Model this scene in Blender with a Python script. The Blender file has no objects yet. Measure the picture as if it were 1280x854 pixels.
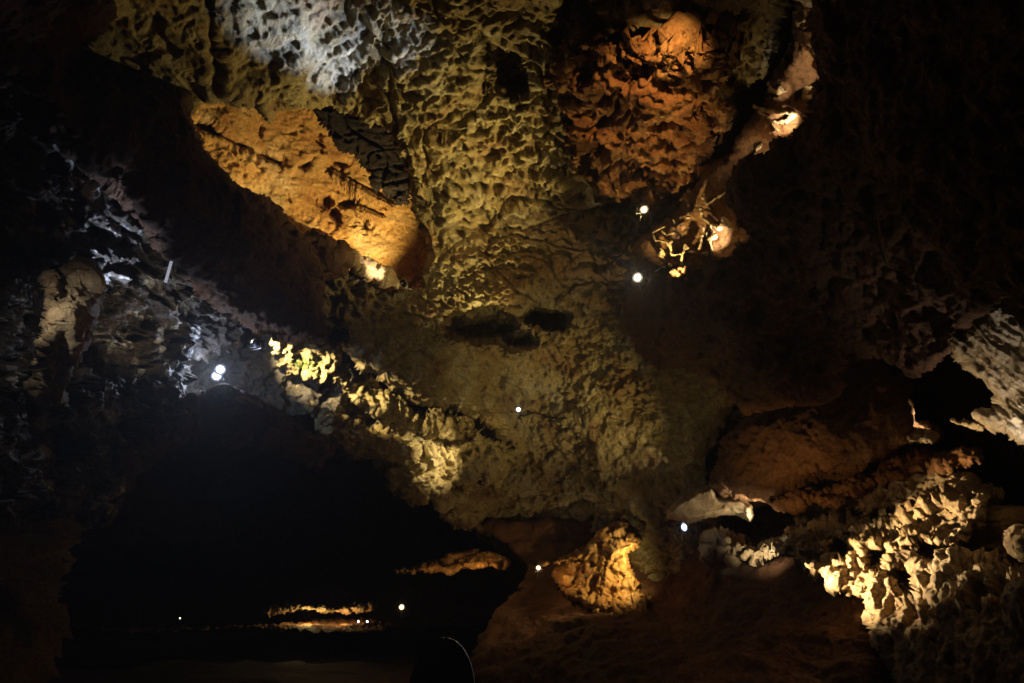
import bpy, math, random
import numpy as np
from mathutils import Vector, Matrix

SC = bpy.context.scene
COL = SC.collection
random.seed(7)

# ------------------------------------------------------------------ camera
FPX, PITCH = 850.0, math.radians(22)
CAM = np.array([0.0, 0.0, 1.6])
cd = bpy.data.cameras.new('camera')
cam = bpy.data.objects.new('camera', cd)
COL.objects.link(cam)
cam.location = CAM
cam.rotation_euler = (math.radians(90) + PITCH, 0, 0)
cd.sensor_width = 36
cd.lens = FPX / 1280 * 36
cd.clip_end = 500
SC.camera = cam
cP, sP = math.cos(PITCH), math.sin(PITCH)


def rays(u, v):
    x = (np.asarray(u, float) - 640) / FPX
    y = (427 - np.asarray(v, float)) / FPX
    dx, dy, dz = x, cP - y * sP, sP + y * cP
    n = np.sqrt(dx * dx + dy * dy + dz * dz)
    return np.stack([dx / n, dy / n, dz / n], -1)


def pix(u, v, d):
    """a place in the cave: direction measured on the survey photo, distance in metres"""
    return CAM + rays(u, v) * d


# ------------------------------------------------------------------ noise
def _h(ix, iy, iz, seed):
    h = (ix.astype(np.uint32) * np.uint32(374761393) + iy.astype(np.uint32) * np.uint32(668265263)
         + iz.astype(np.uint32) * np.uint32(2147483647) + np.uint32(seed * 144665 + 77))
    h = (h ^ (h >> np.uint32(13))) * np.uint32(1274126177)
    h = (h ^ (h >> np.uint32(16))) * np.uint32(2246822519)
    return h ^ (h >> np.uint32(15))


def perlin(p, seed=0):
    p = np.asarray(p, np.float32)
    i = np.floor(p).astype(np.int32)
    f = p - i
    w = f * f * f * (f * (f * 6 - 15) + 10)
    out = 0
    for dx in (0, 1):
        wx = w[:, 0] if dx else 1 - w[:, 0]
        for dy in (0, 1):
            wy = w[:, 1] if dy else 1 - w[:, 1]
            for dz in (0, 1):
                wz = w[:, 2] if dz else 1 - w[:, 2]
                h = _h(i[:, 0] + dx, i[:, 1] + dy, i[:, 2] + dz, seed)
                gx = (h & np.uint32(1023)).astype(np.float32) / 511.5 - 1
                gy = ((h >> np.uint32(10)) & np.uint32(1023)).astype(np.float32) / 511.5 - 1
                gz = ((h >> np.uint32(20)) & np.uint32(1023)).astype(np.float32) / 511.5 - 1
                out = out + wx * wy * wz * (gx * (f[:, 0] - dx) + gy * (f[:, 1] - dy) + gz * (f[:, 2] - dz))
    return out * 1.4


def fbm(p, octv=4, seed=0, gain=.5, ridged=False):
    p = np.asarray(p, np.float32)
    a, s, t = 1.0, 0, 0
    for k in range(octv):
        n = perlin(p * (2.03 ** k) + 17.3 * k, seed + k)
        if ridged:
            n = 1 - 2 * np.abs(n)
        s = s + a * n
        t += a
        a *= gain
    return s / t


def worley(p, seed=0, second=False):
    p = np.asarray(p, np.float32)
    i = np.floor(p).astype(np.int32)
    f = p - i
    f1 = np.full(len(p), 9., np.float32)
    f2 = np.full(len(p), 9., np.float32)
    for dx in (-1, 0, 1):
        for dy in (-1, 0, 1):
            for dz in (-1, 0, 1):
                h = _h(i[:, 0] + dx, i[:, 1] + dy, i[:, 2] + dz, seed)
                rx = (h & np.uint32(1023)).astype(np.float32) / 1023
                ry = ((h >> np.uint32(10)) & np.uint32(1023)).astype(np.float32) / 1023
                rz = ((h >> np.uint32(20)) & np.uint32(1023)).astype(np.float32) / 1023
                d = (f[:, 0] - dx - rx) ** 2 + (f[:, 1] - dy - ry) ** 2 + (f[:, 2] - dz - rz) ** 2
                if second:
                    f2 = np.minimum(f2, np.maximum(f1, d))
                f1 = np.minimum(f1, d)
    if second:
        return np.sqrt(f1), np.sqrt(f2)
    return np.sqrt(f1)


def sstep(x, a, b):
    t = np.clip((x - a) / (b - a), 0, 1)
    return t * t * (3 - 2 * t)


def sdf(poly, u, v):
    """distance inside (+) or outside (-) of an outline"""
    best = np.full(u.shape, 1e9)
    ins = np.zeros(u.shape, bool)
    n = len(poly)
    for k in range(n):
        x1, y1 = poly[k]
        x2, y2 = poly[(k + 1) % n]
        ex, ey = x2 - x1, y2 - y1
        t = np.clip(((u - x1) * ex + (v - y1) * ey) / (ex * ex + ey * ey + 1e-9), 0, 1)
        best = np.minimum(best, (u - x1 - t * ex) ** 2 + (v - y1 - t * ey) ** 2)
        c = (y1 > v) != (y2 > v)
        ins ^= c & (u < (x2 - x1) * (v - y1) / ((y2 - y1) if y2 != y1 else 1e-9) + x1)
    d = np.sqrt(best)
    return np.where(ins, d, -d)


def tps(ctrl):
    c = np.array(ctrl, float)
    xy, z = c[:, :2] / 500, c[:, 2]
    n = len(c)

    def k(r2):
        return r2 * np.log(r2 + 1e-12)
    r2 = ((xy[:, None] - xy[None]) ** 2).sum(-1)
    A = np.zeros((n + 3, n + 3))
    A[:n, :n] = k(r2) + np.eye(n) * 1e-3
    A[:n, n] = 1
    A[:n, n + 1:] = xy
    A[n, :n] = 1
    A[n + 1:, :n] = xy.T
    w = np.linalg.solve(A, np.concatenate([z, [0, 0, 0]]))

    def f(u, v):
        x, y = u / 500, v / 500
        s = w[n] + w[n + 1] * x + w[n + 2] * y
        for i in range(n):
            s = s + w[i] * k((x - xy[i, 0]) ** 2 + (y - xy[i, 1]) ** 2)
        return s
    return f


# ------------------------------------------------------------------ rock relief styles (metres along the normal)
def warp(P, L, amt, seed):
    return P + amt * np.stack([perlin(P / L, seed), perlin(P / L + 31.7, seed + 1), perlin(P / L + 63.1, seed + 2)], -1)


def billow(P, octv=5, seed=0, gain=.52):
    """rounded knobs with sharp creases between them"""
    a, s, t = 1.0, 0, 0
    for k in range(octv):
        s = s + a * np.abs(perlin(P * (2.07 ** k) + 11.9 * k, seed + k))
        t += a
        a *= gain
    return s / t * 2.2


def cavity(P, L, thr, depth, seed, edge=.16, octv=4):
    """irregular steep-sided hollows"""
    return -depth * sstep(fbm(P / L, octv, seed, .55), thr, thr + edge)


def grain(P):
    """sugary fine roughness of weathered limestone"""
    return .030 * fbm(P / .16, 2, 311) + .045 * billow(P / .34, 3, 315)


def r_pitted(P, k=1.0):
    q = warp(P, .8, .16, 31)
    q = q * np.array([.75, 1, 1.25])
    area = 1.5 * fbm(P / 2.9, 3, 60)
    h = .60 * fbm(P / 3.4, 4, 1) + .16 * fbm(q / .8, 3, 5)
    ck = warp(P, .5, .12, 171)
    h = h - .26 * sstep(1 - np.abs(perlin(ck / 2.1, 172)), .955, 1) - .20 * sstep(1 - np.abs(perlin(ck * np.array([.5, .7, 1.6]) / 1.5 + 9, 173)), .96, 1)
    m = .55 + .45 * sstep(fbm(P / 3.6, 2, 174), -.30, .05)
    h = h + cavity(q, 1.4, .20, .35, 195, .25, 3)
    h = h + m * (cavity(q, .72, .16 - .25 * area, .20, 205, .2, 2) - .14 * (1 - sstep(worley(warp(q, .22, .10, 181) / .46, 207), .18, .42)) * sstep(area, -.3, .3) + cavity(q, .37, .05 - .30 * area, .26, 200, .20, 3) + cavity(q, .18, .03 - .22 * area, .13, 210, .3, 2))
    return (h + 1.3 * grain(P)) * k


def r_crust(P, k=1.0):
    q = warp(P, .5, .14, 41)
    h = .45 * fbm(P / 1.9, 4, 2) + .22 * billow(q / .62, 3, 3, .6)
    h = h + cavity(q, .46, .10, .28, 230, .22, 2) + cavity(q, .21, .10, .12, 240, .25, 2)
    return (h + 1.3 * grain(P)) * k


def r_flecked(P, k=1.0):
    q = warp(P, .6, .14, 141)
    h = .60 * fbm(P / 2.2, 5, 102) + .10 * billow(q / .45, 3, 103, .6)
    h = h + cavity(q, .52, .04, .28, 330, .22, 2) + cavity(q, .22, .08, .13, 340, .25, 2)
    return (h + 1.2 * grain(P)) * k


def r_curtain(P, k=1.0):
    q = warp(P, .8, .10, 347) * np.array([1, 1, .13])
    h = .40 * fbm(P / 2.0, 3, 346) + .34 * fbm(q / .40, 4, 317, .6) + .05 * fbm(q / .10, 2, 318)
    h = h + cavity(warp(P, .4, .1, 348) * np.array([1, 1, .45]), .42, .16, .20, 360, .25, 2)
    return (h + 1.5 * grain(P)) * k


def r_smooth(P, k=1.0):
    q = warp(P, 1.2, .3, 45)
    h = .40 * fbm(P / 2.4, 3, 6) + .16 * billow(q / 1.3, 5, 8) + .04 * fbm(P / .22, 4, 14)
    h = h + cavity(q, 1.3, .34, .18, 250, .2)
    return h * k


def r_drape(P, k=1.0):
    q = warp(P, .8, .12, 47) * np.array([1, 1, .16])
    h = .40 * fbm(P / 2.0, 3, 6) + .34 * billow(q / .55, 5, 17) + .10 * billow(q / .17, 3, 18)
    h = h + .10 * billow(P / .5, 4, 24) + cavity(warp(P, .5, .1, 48) * np.array([1, 1, .5]), .5, .2, .16, 260, .2)
    return h * k


def r_strata(P, k=1.0):
    q = (P + .5 * np.stack([perlin(P / 3, 51)] * 3, -1)) * np.array([.22, .22, 1.3])
    h = .5 * fbm(P / 2.8, 4, 7) + .26 * fbm(q / .8, 4, 19, ridged=True) + .22 * billow(P / .9, 5, 25)
    return h * k


def r_bedded(P, k=1.0):
    """cracked flat-lying beds with broken edges"""
    q = warp(P, .6, .2, 53) * np.array([.8, .8, 1.7])
    h = .45 * fbm(P / 2.2, 3, 7) + .42 * billow(q / .8, 6, 19, .56)
    h = h + cavity(q, .9, .06, .40, 270, .15) + cavity(q, .35, .12, .15, 280, .2)
    return h * k


# ------------------------------------------------------------------ mesh helpers
def mesh_obj(name, V, F, mat, parent=None, smooth=True, origin=None):
    V = np.asarray(V, float)
    if origin is None and parent is None:
        origin = np.array([V[:, 0].mean(), V[:, 1].mean(), V[:, 2].min()])
    if origin is None:
        origin = np.zeros(3)
    me = bpy.data.meshes.new(name)
    V = (V - origin).astype(np.float32)
    if isinstance(F, np.ndarray):
        nf, w = F.shape
        me.vertices.add(len(V))
        me.vertices.foreach_set('co', V.ravel())
        me.loops.add(nf * w)
        me.loops.foreach_set('vertex_index', F.astype(np.int32).ravel())
        me.polygons.add(nf)
        me.polygons.foreach_set('loop_start', (np.arange(nf) * w).astype(np.int32))
        me.update(calc_edges=True)
    else:
        me.from_pydata(V.tolist(), [], F)
        me.update()
    if smooth:
        me.polygons.foreach_set('use_smooth', np.ones(len(me.polygons), bool))
    if mat:
        me.materials.append(mat)
    o = bpy.data.objects.new(name, me)
    COL.objects.link(o)
    if parent:
        o.parent = parent
    else:
        o.location = origin
    return o


def tag(o, label, cat, group=None):
    o['label'] = label
    o['category'] = cat
    if group:
        o['group'] = group
    return o


def structure(o):
    o['kind'] = 'structure'
    return o


def axis(a, b, fine, step, coarse):
    """fine steps inside the seen part of a sheet, coarse outside"""
    lo, hi = fine
    lo, hi = max(lo, a), min(hi, b)
    out = []
    if a < lo:
        out.append(np.arange(a, lo, coarse))
    out.append(np.arange(lo, hi, step))
    if hi < b:
        out.append(np.arange(hi, b + coarse, coarse))
    return np.concatenate(out)


def sheet(name, poly, ctrl, mat, style, k=1.0, step=1.4, fineu=(-20, 1300), finev=(-20, 874), coarse=9,
          holes=(), lines=(), rough=(5, 2.5), roll=(14, 1.0), mods=(), skirt=2.5, flat=0.0, dsp=None):
    """a rock mass: its face, a rolled rim and the thickness behind the rim"""
    pu = [p[0] for p in poly]
    pv = [p[1] for p in poly]
    U = axis(min(pu) - 8, max(pu) + 8, fineu, step, coarse)
    W = axis(min(pv) - 8, max(pv) + 8, finev, step, coarse)
    nu, nv = len(U), len(W)
    u, v = np.meshgrid(U, W)
    uf, vf = u.ravel(), v.ravel()
    q = np.stack([uf, vf, np.full_like(uf, len(name) * 3.7)], -1)
    jit = rough[0] * fbm(q / 42, 2, 81) * 1.6 + rough[1] * fbm(q / 11, 2, 82) * 1.6
    if lines:
        s = np.full(uf.shape, -99.)
        for pts, wd in lines:
            for (x1, y1), (x2, y2) in zip(pts[:-1], pts[1:]):
                ex, ey = x2 - x1, y2 - y1
                t = np.clip(((uf - x1) * ex + (vf - y1) * ey) / (ex * ex + ey * ey + 1e-9), 0, 1)
                s = np.maximum(s, wd - np.hypot(uf - x1 - t * ex, vf - y1 - t * ey))
        s = s + jit
    else:
        s = sdf(poly, uf, vf) + jit
    for hp in holes:
        s = np.minimum(s, -(sdf(hp, uf, vf) + jit))
    d = tps(ctrl)(uf, vf)
    if roll[0]:
        d = d + roll[1] * np.clip(1 - s / roll[0], 0, 1.3) ** 2
    for mp, amt, wid in mods:
        ms = sdf(mp, uf, vf) + jit * .7
        d = d + amt * sstep(ms, -wid, wid)
    P = CAM + rays(uf, vf) * d[:, None]
    G = P.reshape(nv, nu, 3)
    du = np.gradient(G, axis=1)
    dv = np.gradient(G, axis=0)
    N = np.cross(du, dv).reshape(-1, 3)
    N /= np.linalg.norm(N, axis=1)[:, None] + 1e-9
    view = rays(uf, vf)
    N = np.where(((N * view).sum(1) > 0)[:, None], -N, N)
    # the relief grows out of a blend of the normal and the open air in front
    M = N * .75 - view * .25
    M /= np.linalg.norm(M, axis=1)[:, None]
    h = style(P, k)
    if dsp is not None:
        h = dsp(P, uf, vf, h)
    P = P + M * h[:, None]
    idx = np.arange(nu * nv).reshape(nv, nu)
    F = np.stack([idx[:-1, :-1], idx[1:, :-1], idx[1:, 1:], idx[:-1, 1:]], -1).reshape(-1, 4)
    ok = (s[F] > 0).all(1)
    F = F[ok]
    # rim thickness
    E = np.concatenate([F[:, [0, 1]], F[:, [1, 2]], F[:, [2, 3]], F[:, [3, 0]]])
    key = np.sort(E, 1)
    key = key[:, 0].astype(np.int64) * (nu * nv) + key[:, 1]
    _, first, cnt = np.unique(key, return_index=True, return_counts=True)
    B = E[first[cnt == 1]]
    bv = np.unique(B)
    mp_ = np.full(nu * nv, -1)
    mp_[bv] = np.arange(len(bv)) + nu * nv
    back = P[bv] + view[bv] * skirt
    V = np.concatenate([P, back])
    SF = np.stack([B[:, 1], B[:, 0], mp_[B[:, 0]], mp_[B[:, 1]]], -1)
    F = np.concatenate([F, SF])
    used = np.unique(F)
    re = np.full(len(V), -1)
    re[used] = np.arange(len(used))
    return mesh_obj(name, V[used], re[F], mat)


# ------------------------------------------------------------------ materials
def rock(name, cols, scale=.5, rough=.8, bump=.9, spec=.3, fine=12.0, strk=None, ramp=(.32, .5, .70)):
    m = bpy.data.materials.new(name)
    m.use_nodes = True
    nt = m.node_tree
    N, L = nt.nodes, nt.links
    bsdf = N['Principled BSDF']
    tc = N.new('ShaderNodeTexCoord')
    src = tc.outputs['Object']
    if strk:
        mpn = N.new('ShaderNodeMapping')
        mpn.inputs['Scale'].default_value = strk
        L.new(src, mpn.inputs['Vector'])
        src2 = mpn.outputs['Vector']
    else:
        src2 = src
    n1 = N.new('ShaderNodeTexNoise')
    n1.inputs['Scale'].default_value = scale
    n1.inputs['Detail'].default_value = 7
    n1.inputs['Roughness'].default_value = .62
    n1.inputs['Distortion'].default_value = .6
    L.new(src2, n1.inputs['Vector'])
    r1 = N.new('ShaderNodeValToRGB')
    el = r1.color_ramp.elements
    el[0].position, el[1].position = ramp[0], ramp[2]
    el[0].color = (*cols[0], 1)
    el[1].color = (*cols[2], 1)
    e = el.new(ramp[1])
    e.color = (*cols[1], 1)
    L.new(n1.outputs['Fac'], r1.inputs['Fac'])
    n2 = N.new('ShaderNodeTexNoise')
    n2.inputs['Scale'].default_value = fine
    n2.inputs['Detail'].default_value = 10
    n2.inputs['Roughness'].default_value = .7
    L.new(src, n2.inputs['Vector'])
    r2 = N.new('ShaderNodeMapRange')
    r2.inputs['From Min'].default_value = .3
    r2.inputs['From Max'].default_value = .7
    r2.inputs['To Min'].default_value = .50
    r2.inputs['To Max'].default_value = 1.32
    L.new(n2.outputs['Fac'], r2.inputs['Value'])
    mx = N.new('ShaderNodeMix')
    mx.data_type = 'RGBA'
    mx.blend_type = 'MULTIPLY'
    mx.inputs['Factor'].default_value = 1
    L.new(r1.outputs['Color'], mx.inputs[6])
    L.new(r2.outputs['Result'], mx.inputs[7])
    L.new(mx.outputs[2], bsdf.inputs['Base Color'])
    bsdf.inputs['Roughness'].default_value = rough
    bsdf.inputs['Specular IOR Level'].default_value = spec
    b = N.new('ShaderNodeBump')
    b.inputs['Strength'].default_value = bump
    b.inputs['Distance'].default_value = .10
    L.new(n2.outputs['Fac'], b.inputs['Height'])
    L.new(b.outputs['Normal'], bsdf.inputs['Normal'])
    return m


def plain(name, col, rough=.5, metal=0., emit=None, strength=0.):
    m = bpy.data.materials.new(name)
    m.use_nodes = True
    nt = m.node_tree
    b = nt.nodes['Principled BSDF']
    n = nt.nodes.new('ShaderNodeTexNoise')
    n.inputs['Scale'].default_value = 40
    mr = nt.nodes.new('ShaderNodeMapRange')
    mr.inputs['To Min'].default_value = max(.05, rough - .12)
    mr.inputs['To Max'].default_value = min(1, rough + .12)
    nt.links.new(n.outputs['Fac'], mr.inputs['Value'])
    nt.links.new(mr.outputs['Result'], b.inputs['Roughness'])
    b.inputs['Base Color'].default_value = (*col, 1)
    b.inputs['Metallic'].default_value = metal
    if emit:
        b.inputs['Emission Color'].default_value = (*emit, 1)
        b.inputs['Emission Strength'].default_value = strength
    return m


M_OLIVE = rock('olive_limestone', ((.22, .13, .065), (.29, .23, .11), (.38, .34, .25)), .8)
M_ORANGE = rock('orange_limestone', ((.29, .125, .035), (.45, .255, .085), (.56, .40, .21)), .5, bump=.6)
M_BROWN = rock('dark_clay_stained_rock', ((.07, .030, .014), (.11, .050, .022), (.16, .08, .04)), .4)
M_SHADE = rock('shade_black_rock', ((.012, .010, .009), (.022, .017, .014), (.036, .027, .022)), .6, rough=.95, spec=.08)  # near-black colour standing in for shade, not a mineral coating
M_UMBER = rock('umber_rock', ((.11, .05, .02), (.16, .08, .032), (.21, .12, .055)), .6)
M_RED = rock('red_brown_rock', ((.20, .085, .032), (.27, .13, .05), (.33, .18, .08)), .5)
M_GREY = rock('pale_crystalline_rock', ((.035, .024, .015), (.085, .062, .04), (.70, .69, .68)), 1.9, rough=.42, spec=.6, ramp=(.42, .56, .63))
M_ASH = rock('ash_grey_rock', ((.09, .075, .055), (.15, .13, .10), (.22, .20, .17)), .7)
M_WET = rock('wet_pale_flowstone', ((.16, .11, .07), (.32, .26, .18), (.50, .44, .35)), .8, rough=.32, spec=.7)
M_TAN = rock('tan_flowstone', ((.22, .135, .06), (.42, .31, .17), (.58, .48, .33)), .7, rough=.55, spec=.5)
M_ORUST = rock('rust_orange_rock', ((.17, .065, .022), (.29, .14, .05), (.40, .25, .11)), .6)
M_YEL = rock('yellow_limestone', ((.30, .23, .10), (.42, .34, .17), (.52, .45, .26)), .8)
M_FLOOR = rock('cave_clay', ((.06, .035, .02), (.09, .055, .03), (.13, .08, .05)), .4)

# ------------------------------------------------------------------ the vault
OPENING = [(236, 113), (255, 113), (289, 124), (316, 132), (335, 148), (342, 136), (367, 143), (392, 134), (414, 138),
           (446, 150), (492, 172), (503, 205), (502, 240), (512, 268), (524, 300), (528, 325), (519, 358), (492, 362),
           (455, 345), (400, 320), (330, 275), (255, 210), (225, 150)]
HOLE_A = [(560, 412), (566, 396), (590, 388), (622, 391), (642, 408), (632, 421), (600, 427), (570, 424)]
HOLE_B = [(658, 396), (668, 384), (692, 387), (710, 398), (700, 410), (676, 408)]
HOLE_C = [(624, 428), (640, 416), (664, 421), (668, 430), (645, 436), (630, 441)]
SLIT_A = [(600, 40), (622, 60), (650, 75), (655, 110), (640, 118), (618, 95), (606, 70)]
CRACK = [(256, -10), (263, -10), (266, 45), (280, 75), (284, 92), (274, 96), (283, 122), (274, 124), (262, 95), (258, 60)]
RIBGAP = [(940, 150), (972, 90), (1002, -80), (1250, -80), (1200, 200), (1000, 310), (910, 325), (850, 322), (862, 268), (895, 212)]
MOUTH = [(40, 900), (96, 780), (84, 700), (118, 640), (140, 560), (225, 420), (330, 408), (412, 420), (428, 444), (450, 464), (484, 482), (520, 500), (560, 520), (602, 538), (630, 556),
         (604, 585), (562, 602), (540, 628), (560, 648), (590, 662), (640, 690), (665, 706), (668, 735), (640, 770), (600, 900)]
VAULT = [(-700, -700), (2000, -700), (2000, 1000), (-700, 1000)]
vault_ctrl = [(-700, -700, 9), (640, -700, 9), (2000, -700, 9), (-700, 300, 14), (2000, 300, 14), (-700, 1000, 18), (2000, 1000, 16),
              (640, -100, 14.2), (640, 100, 17.6), (640, 300, 21), (640, 400, 22.6), (640, 500, 24.5), (640, 600, 26), (640, 700, 27),
              (640, 850, 24), (250, 60, 15), (380, 60, 15.8), (450, 200, 17.8), (430, 400, 18.6), (500, 430, 20.2), (480, 520, 21.5),
              (800, 100, 17.0), (800, 250, 19.0), (900, 50, 16.0), (780, 420, 21.6), (820, 560, 22.5), (950, 600, 22), (720, 740, 25),
              (1000, 740, 21), (1200, 400, 18), (1200, 700, 16), (100, 300, 17), (300, 500, 19.5), (100, 700, 20)]


def vault_relief(P, u, v, h):
    """pitted in the middle, smoother to the left, bedded towards the foot"""
    wl = (1 - sstep(u, 370, 470)) * (1 - sstep(v, 150, 260))
    wb = sstep(v, 400, 500) * .8
    hs = r_smooth(P) + .35 * r_flecked(P)
    h = h * (1 - wl) + hs * wl
    return h * (1 - wb) + (r_bedded(P) * .75 + .25 * r_strata(P) + 1.6 * grain(P) + .35 * r_pitted(P)) * wb


o = structure(sheet('cave_ceiling', VAULT, vault_ctrl, M_OLIVE, r_pitted, 1.0, step=1.3, fineu=(130, 960), finev=(-15, 760), coarse=12,
                    holes=[OPENING, MOUTH], roll=(16, 1.2), skirt=2.0,
                    mods=[(HOLE_A, 3.2, 8), (HOLE_B, 2.2, 7), (HOLE_C, 2.0, 6), (SLIT_A, 1.4, 9), (CRACK, 1.6, 5), (RIBGAP, 1.6, 22), ([(1090, 430), (1720, 400), (1720, 680), (1240, 640), (1110, 590)], 4, 12)],
                    dsp=vault_relief))

# ground
def ground():
    X = np.linspace(-45, 45, 260)
    Y = np.linspace(-6, 75, 260)
    x, y = np.meshgrid(X, Y)
    P = np.stack([x.ravel(), y.ravel(), np.zeros(x.size)], -1)
    z = .35 * fbm(P / 5, 4, 90) + .10 * fbm(P / 1.1, 3, 91)
    z += np.clip(P[:, 1] - 24, 0, 30) * .035
    z -= .25
    P[:, 2] = z
    nu, nv = 260, 260
    idx = np.arange(nu * nv).reshape(nv, nu)
    F = np.stack([idx[:-1, :-1], idx[:-1, 1:], idx[1:, 1:], idx[1:, :-1]], -1).reshape(-1, 4)
    return structure(mesh_obj('cave_floor', P, F, M_FLOOR, origin=np.zeros(3)))


ground()

# back of the side passage, far behind the mouth
o = structure(sheet('cave_wall', [(-200, 450), (760, 450), (760, 860), (-200, 860)],
                    [(-200, 450, 56), (760, 450, 56), (300, 650, 64), (-200, 860, 60), (760, 860, 60)], M_BROWN, r_strata, 1.6, step=4, skirt=1))

# lit hollow behind the opening
ALC = [(190, 70), (300, 70), (420, 90), (520, 150), (580, 280), (575, 390), (480, 400), (380, 360), (280, 280), (200, 190)]
GROOVE1 = [(236, 150), (262, 155), (290, 172), (318, 186), (340, 196), (358, 201), (352, 208), (330, 202), (300, 190), (268, 174), (240, 163)]
PIT1 = [(374, 208), (383, 203), (393, 196), (391, 207), (380, 214)]
PIT2 = [(403, 248), (410, 246), (416, 254), (412, 261), (404, 257)]
PIT3 = [(415, 258), (424, 268), (427, 280), (421, 280), (414, 266)]
PIT4 = [(425, 257), (437, 249), (449, 250), (446, 256), (432, 259)]
PIT5 = [(450, 284), (456, 273), (461, 276), (459, 288), (452, 288)]
PIT6 = [(414, 198), (424, 198), (432, 207), (428, 212), (418, 206)]
alc = sheet('rock_alcove', ALC, [(190, 70, 21.5), (300, 130, 22.4), (420, 90, 23), (430, 200, 23.4), (350, 240, 22.6), (480, 280, 23.2), (580, 280, 23.2),
                                 (520, 340, 22.4), (480, 400, 21.8), (200, 190, 20.8), (300, 260, 21.6), (380, 360, 21.4)],
            M_ORANGE, r_smooth, .8, step=1.2, roll=(0, 0), skirt=1,
            mods=[(GROOVE1, 1.0, 4), (PIT1, .9, 3), (PIT2, .9, 3), (PIT3, .8, 3), (PIT4, .9, 3), (PIT5, .8, 3), (PIT6, .7, 3)],
            dsp=lambda P, u, v, h: h + .50 * r_crust(P * 1.4) * (.22 + .78 * sstep(fbm(P / 1.6, 2, 87), -.2, .3)) + cavity(warp(P, .5, .2, 91), .8, .42, .3, 290, .12))
tag(alc, 'bright orange lit hollow seen through the long opening in the ceiling', 'rock alcove')

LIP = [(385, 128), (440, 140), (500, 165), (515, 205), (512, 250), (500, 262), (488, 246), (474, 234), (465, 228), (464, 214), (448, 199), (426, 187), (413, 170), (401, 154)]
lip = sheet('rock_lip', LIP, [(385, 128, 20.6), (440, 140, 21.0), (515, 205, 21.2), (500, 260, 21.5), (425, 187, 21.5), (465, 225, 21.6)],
            M_SHADE, r_pitted, .8, step=1.4, roll=(6, .6), skirt=.8, rough=(3, 3))  # the rim's shade is painted into its rock colour
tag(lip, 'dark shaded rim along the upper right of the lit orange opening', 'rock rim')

# dark band of rock in front of the opening
BAND = [(-160, -160), (110, -160), (140, 10), (128, 40), (95, 62), (84, 98), (160, 104), (236, 116), (237, 140), (251, 165), (273, 201),
        (297, 225), (331, 243), (338, 259), (358, 273), (379, 291), (403, 299), (428, 308), (444, 328), (412, 345), (403, 352), (405, 400),
        (418, 434), (385, 434), (330, 422), (275, 390), (228, 345), (200, 318), (180, 290), (155, 262), (105, 222), (62, 160), (25, 112), (-160, 60)]
band = sheet('rock_overhang', BAND, [(-160, -160, 9), (100, -160, 9.5), (130, 60, 11.5), (0, 60, 10.5), (160, 180, 12), (240, 130, 13.2), (300, 260, 14),
                                     (400, 330, 16.5), (410, 430, 17), (250, 360, 14.2), (120, 230, 12.2)],
             M_BROWN, r_smooth, 1.0, step=1.6, roll=(22, 1.6), skirt=3, rough=(4, 3.5), dsp=lambda P, u, v, h: h + .35 * r_flecked(P))
tag(band, 'dark red brown slanting rock mass in front of the lit opening, upper left', 'rock mass')

# left wall with pale crusts
LW = [(-260, 30), (20, 100), (62, 150), (105, 210), (150, 250), (185, 285), (230, 330), (272, 376), (300, 400), (292, 430), (250, 438), (228, 470), (222, 495),
      (240, 520), (232, 540), (185, 552), (142, 590), (136, 640), (112, 648), (60, 640), (0, 660), (-260, 700)]
lw = sheet('rock_wall', LW, [(-260, 30, 10), (20, 100, 12.2), (110, 215, 13.2), (230, 330, 15.4), (330, 415, 18.2), (255, 440, 16.8), (225, 490, 15.8), (100, 430, 14.4),
                             (130, 640, 14.5), (0, 640, 12), (-260, 700, 9), (40, 250, 12.4), (180, 560, 15)],
           M_GREY, r_bedded, .85, step=1.3, roll=(14, .9), skirt=2.5, dsp=lambda P, u, v, h: h + .25 * r_flecked(P) + grain(P))
tag(lw, 'left rock wall with pale crystal crusts under the dark slanting mass', 'rock wall')

DR = [(78, 372), (64, 386), (58, 382), (66, 372), (62, 344), (70, 352), (80, 362), (92, 345), (104, 333), (112, 336), (110, 382), (103, 426), (88, 463), (70, 498), (52, 511), (37, 486), (48, 460), (51, 429), (61, 406)]
dr = sheet('flowstone_curtain', DR, [(70, 345, 11.6), (110, 345, 12.0), (85, 420, 11.2), (60, 500, 11.8), (100, 480, 11.9)], M_TAN, r_drape, .55, step=1.2,
           roll=(12, .8), skirt=.9, rough=(6, 4), dsp=lambda P, u, v, h: .5 * h + .6 * r_flecked(P))
tag(dr, 'ragged pale flowstone curtain hanging at the far left above the dark passage', 'flowstone')

# shelf behind the white floodlight, and the hollow wall behind it
SH = [(215, 425), (330, 415), (420, 430), (440, 470), (420, 520), (300, 520), (225, 505)]
shw = sheet('shelf_wall', SH, [(215, 425, 18), (330, 415, 19.2), (430, 450, 20.4), (420, 520, 20), (300, 510, 18.8), (225, 505, 17.6)], M_ASH, r_flecked, .9, step=1.3, roll=(0, 0), skirt=.5)
shw.name = 'hollow_rock'
tag(shw, 'grey hollow wall lit behind the white floodlight on the left shelf', 'rock wall')
LS = [(222, 492), (270, 492), (312, 502), (345, 520), (390, 536), (420, 560), (400, 580), (340, 562), (260, 548), (205, 560), (160, 600), (150, 640), (128, 640), (150, 570), (205, 530)]
ls = sheet('rock_shelf', LS, [(222, 495, 15.4), (310, 504, 16.2), (400, 545, 18), (150, 620, 14.6), (260, 545, 16.4), (350, 560, 17.4)], M_BROWN, r_smooth, .8, step=1.3, roll=(8, .9), skirt=2.2, rough=(9, 6), dsp=lambda P, u, v, h: h + .35 * r_flecked(P))
tag(ls, 'brown rock shelf carrying the white floodlight above the black passage', 'rock shelf')

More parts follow.
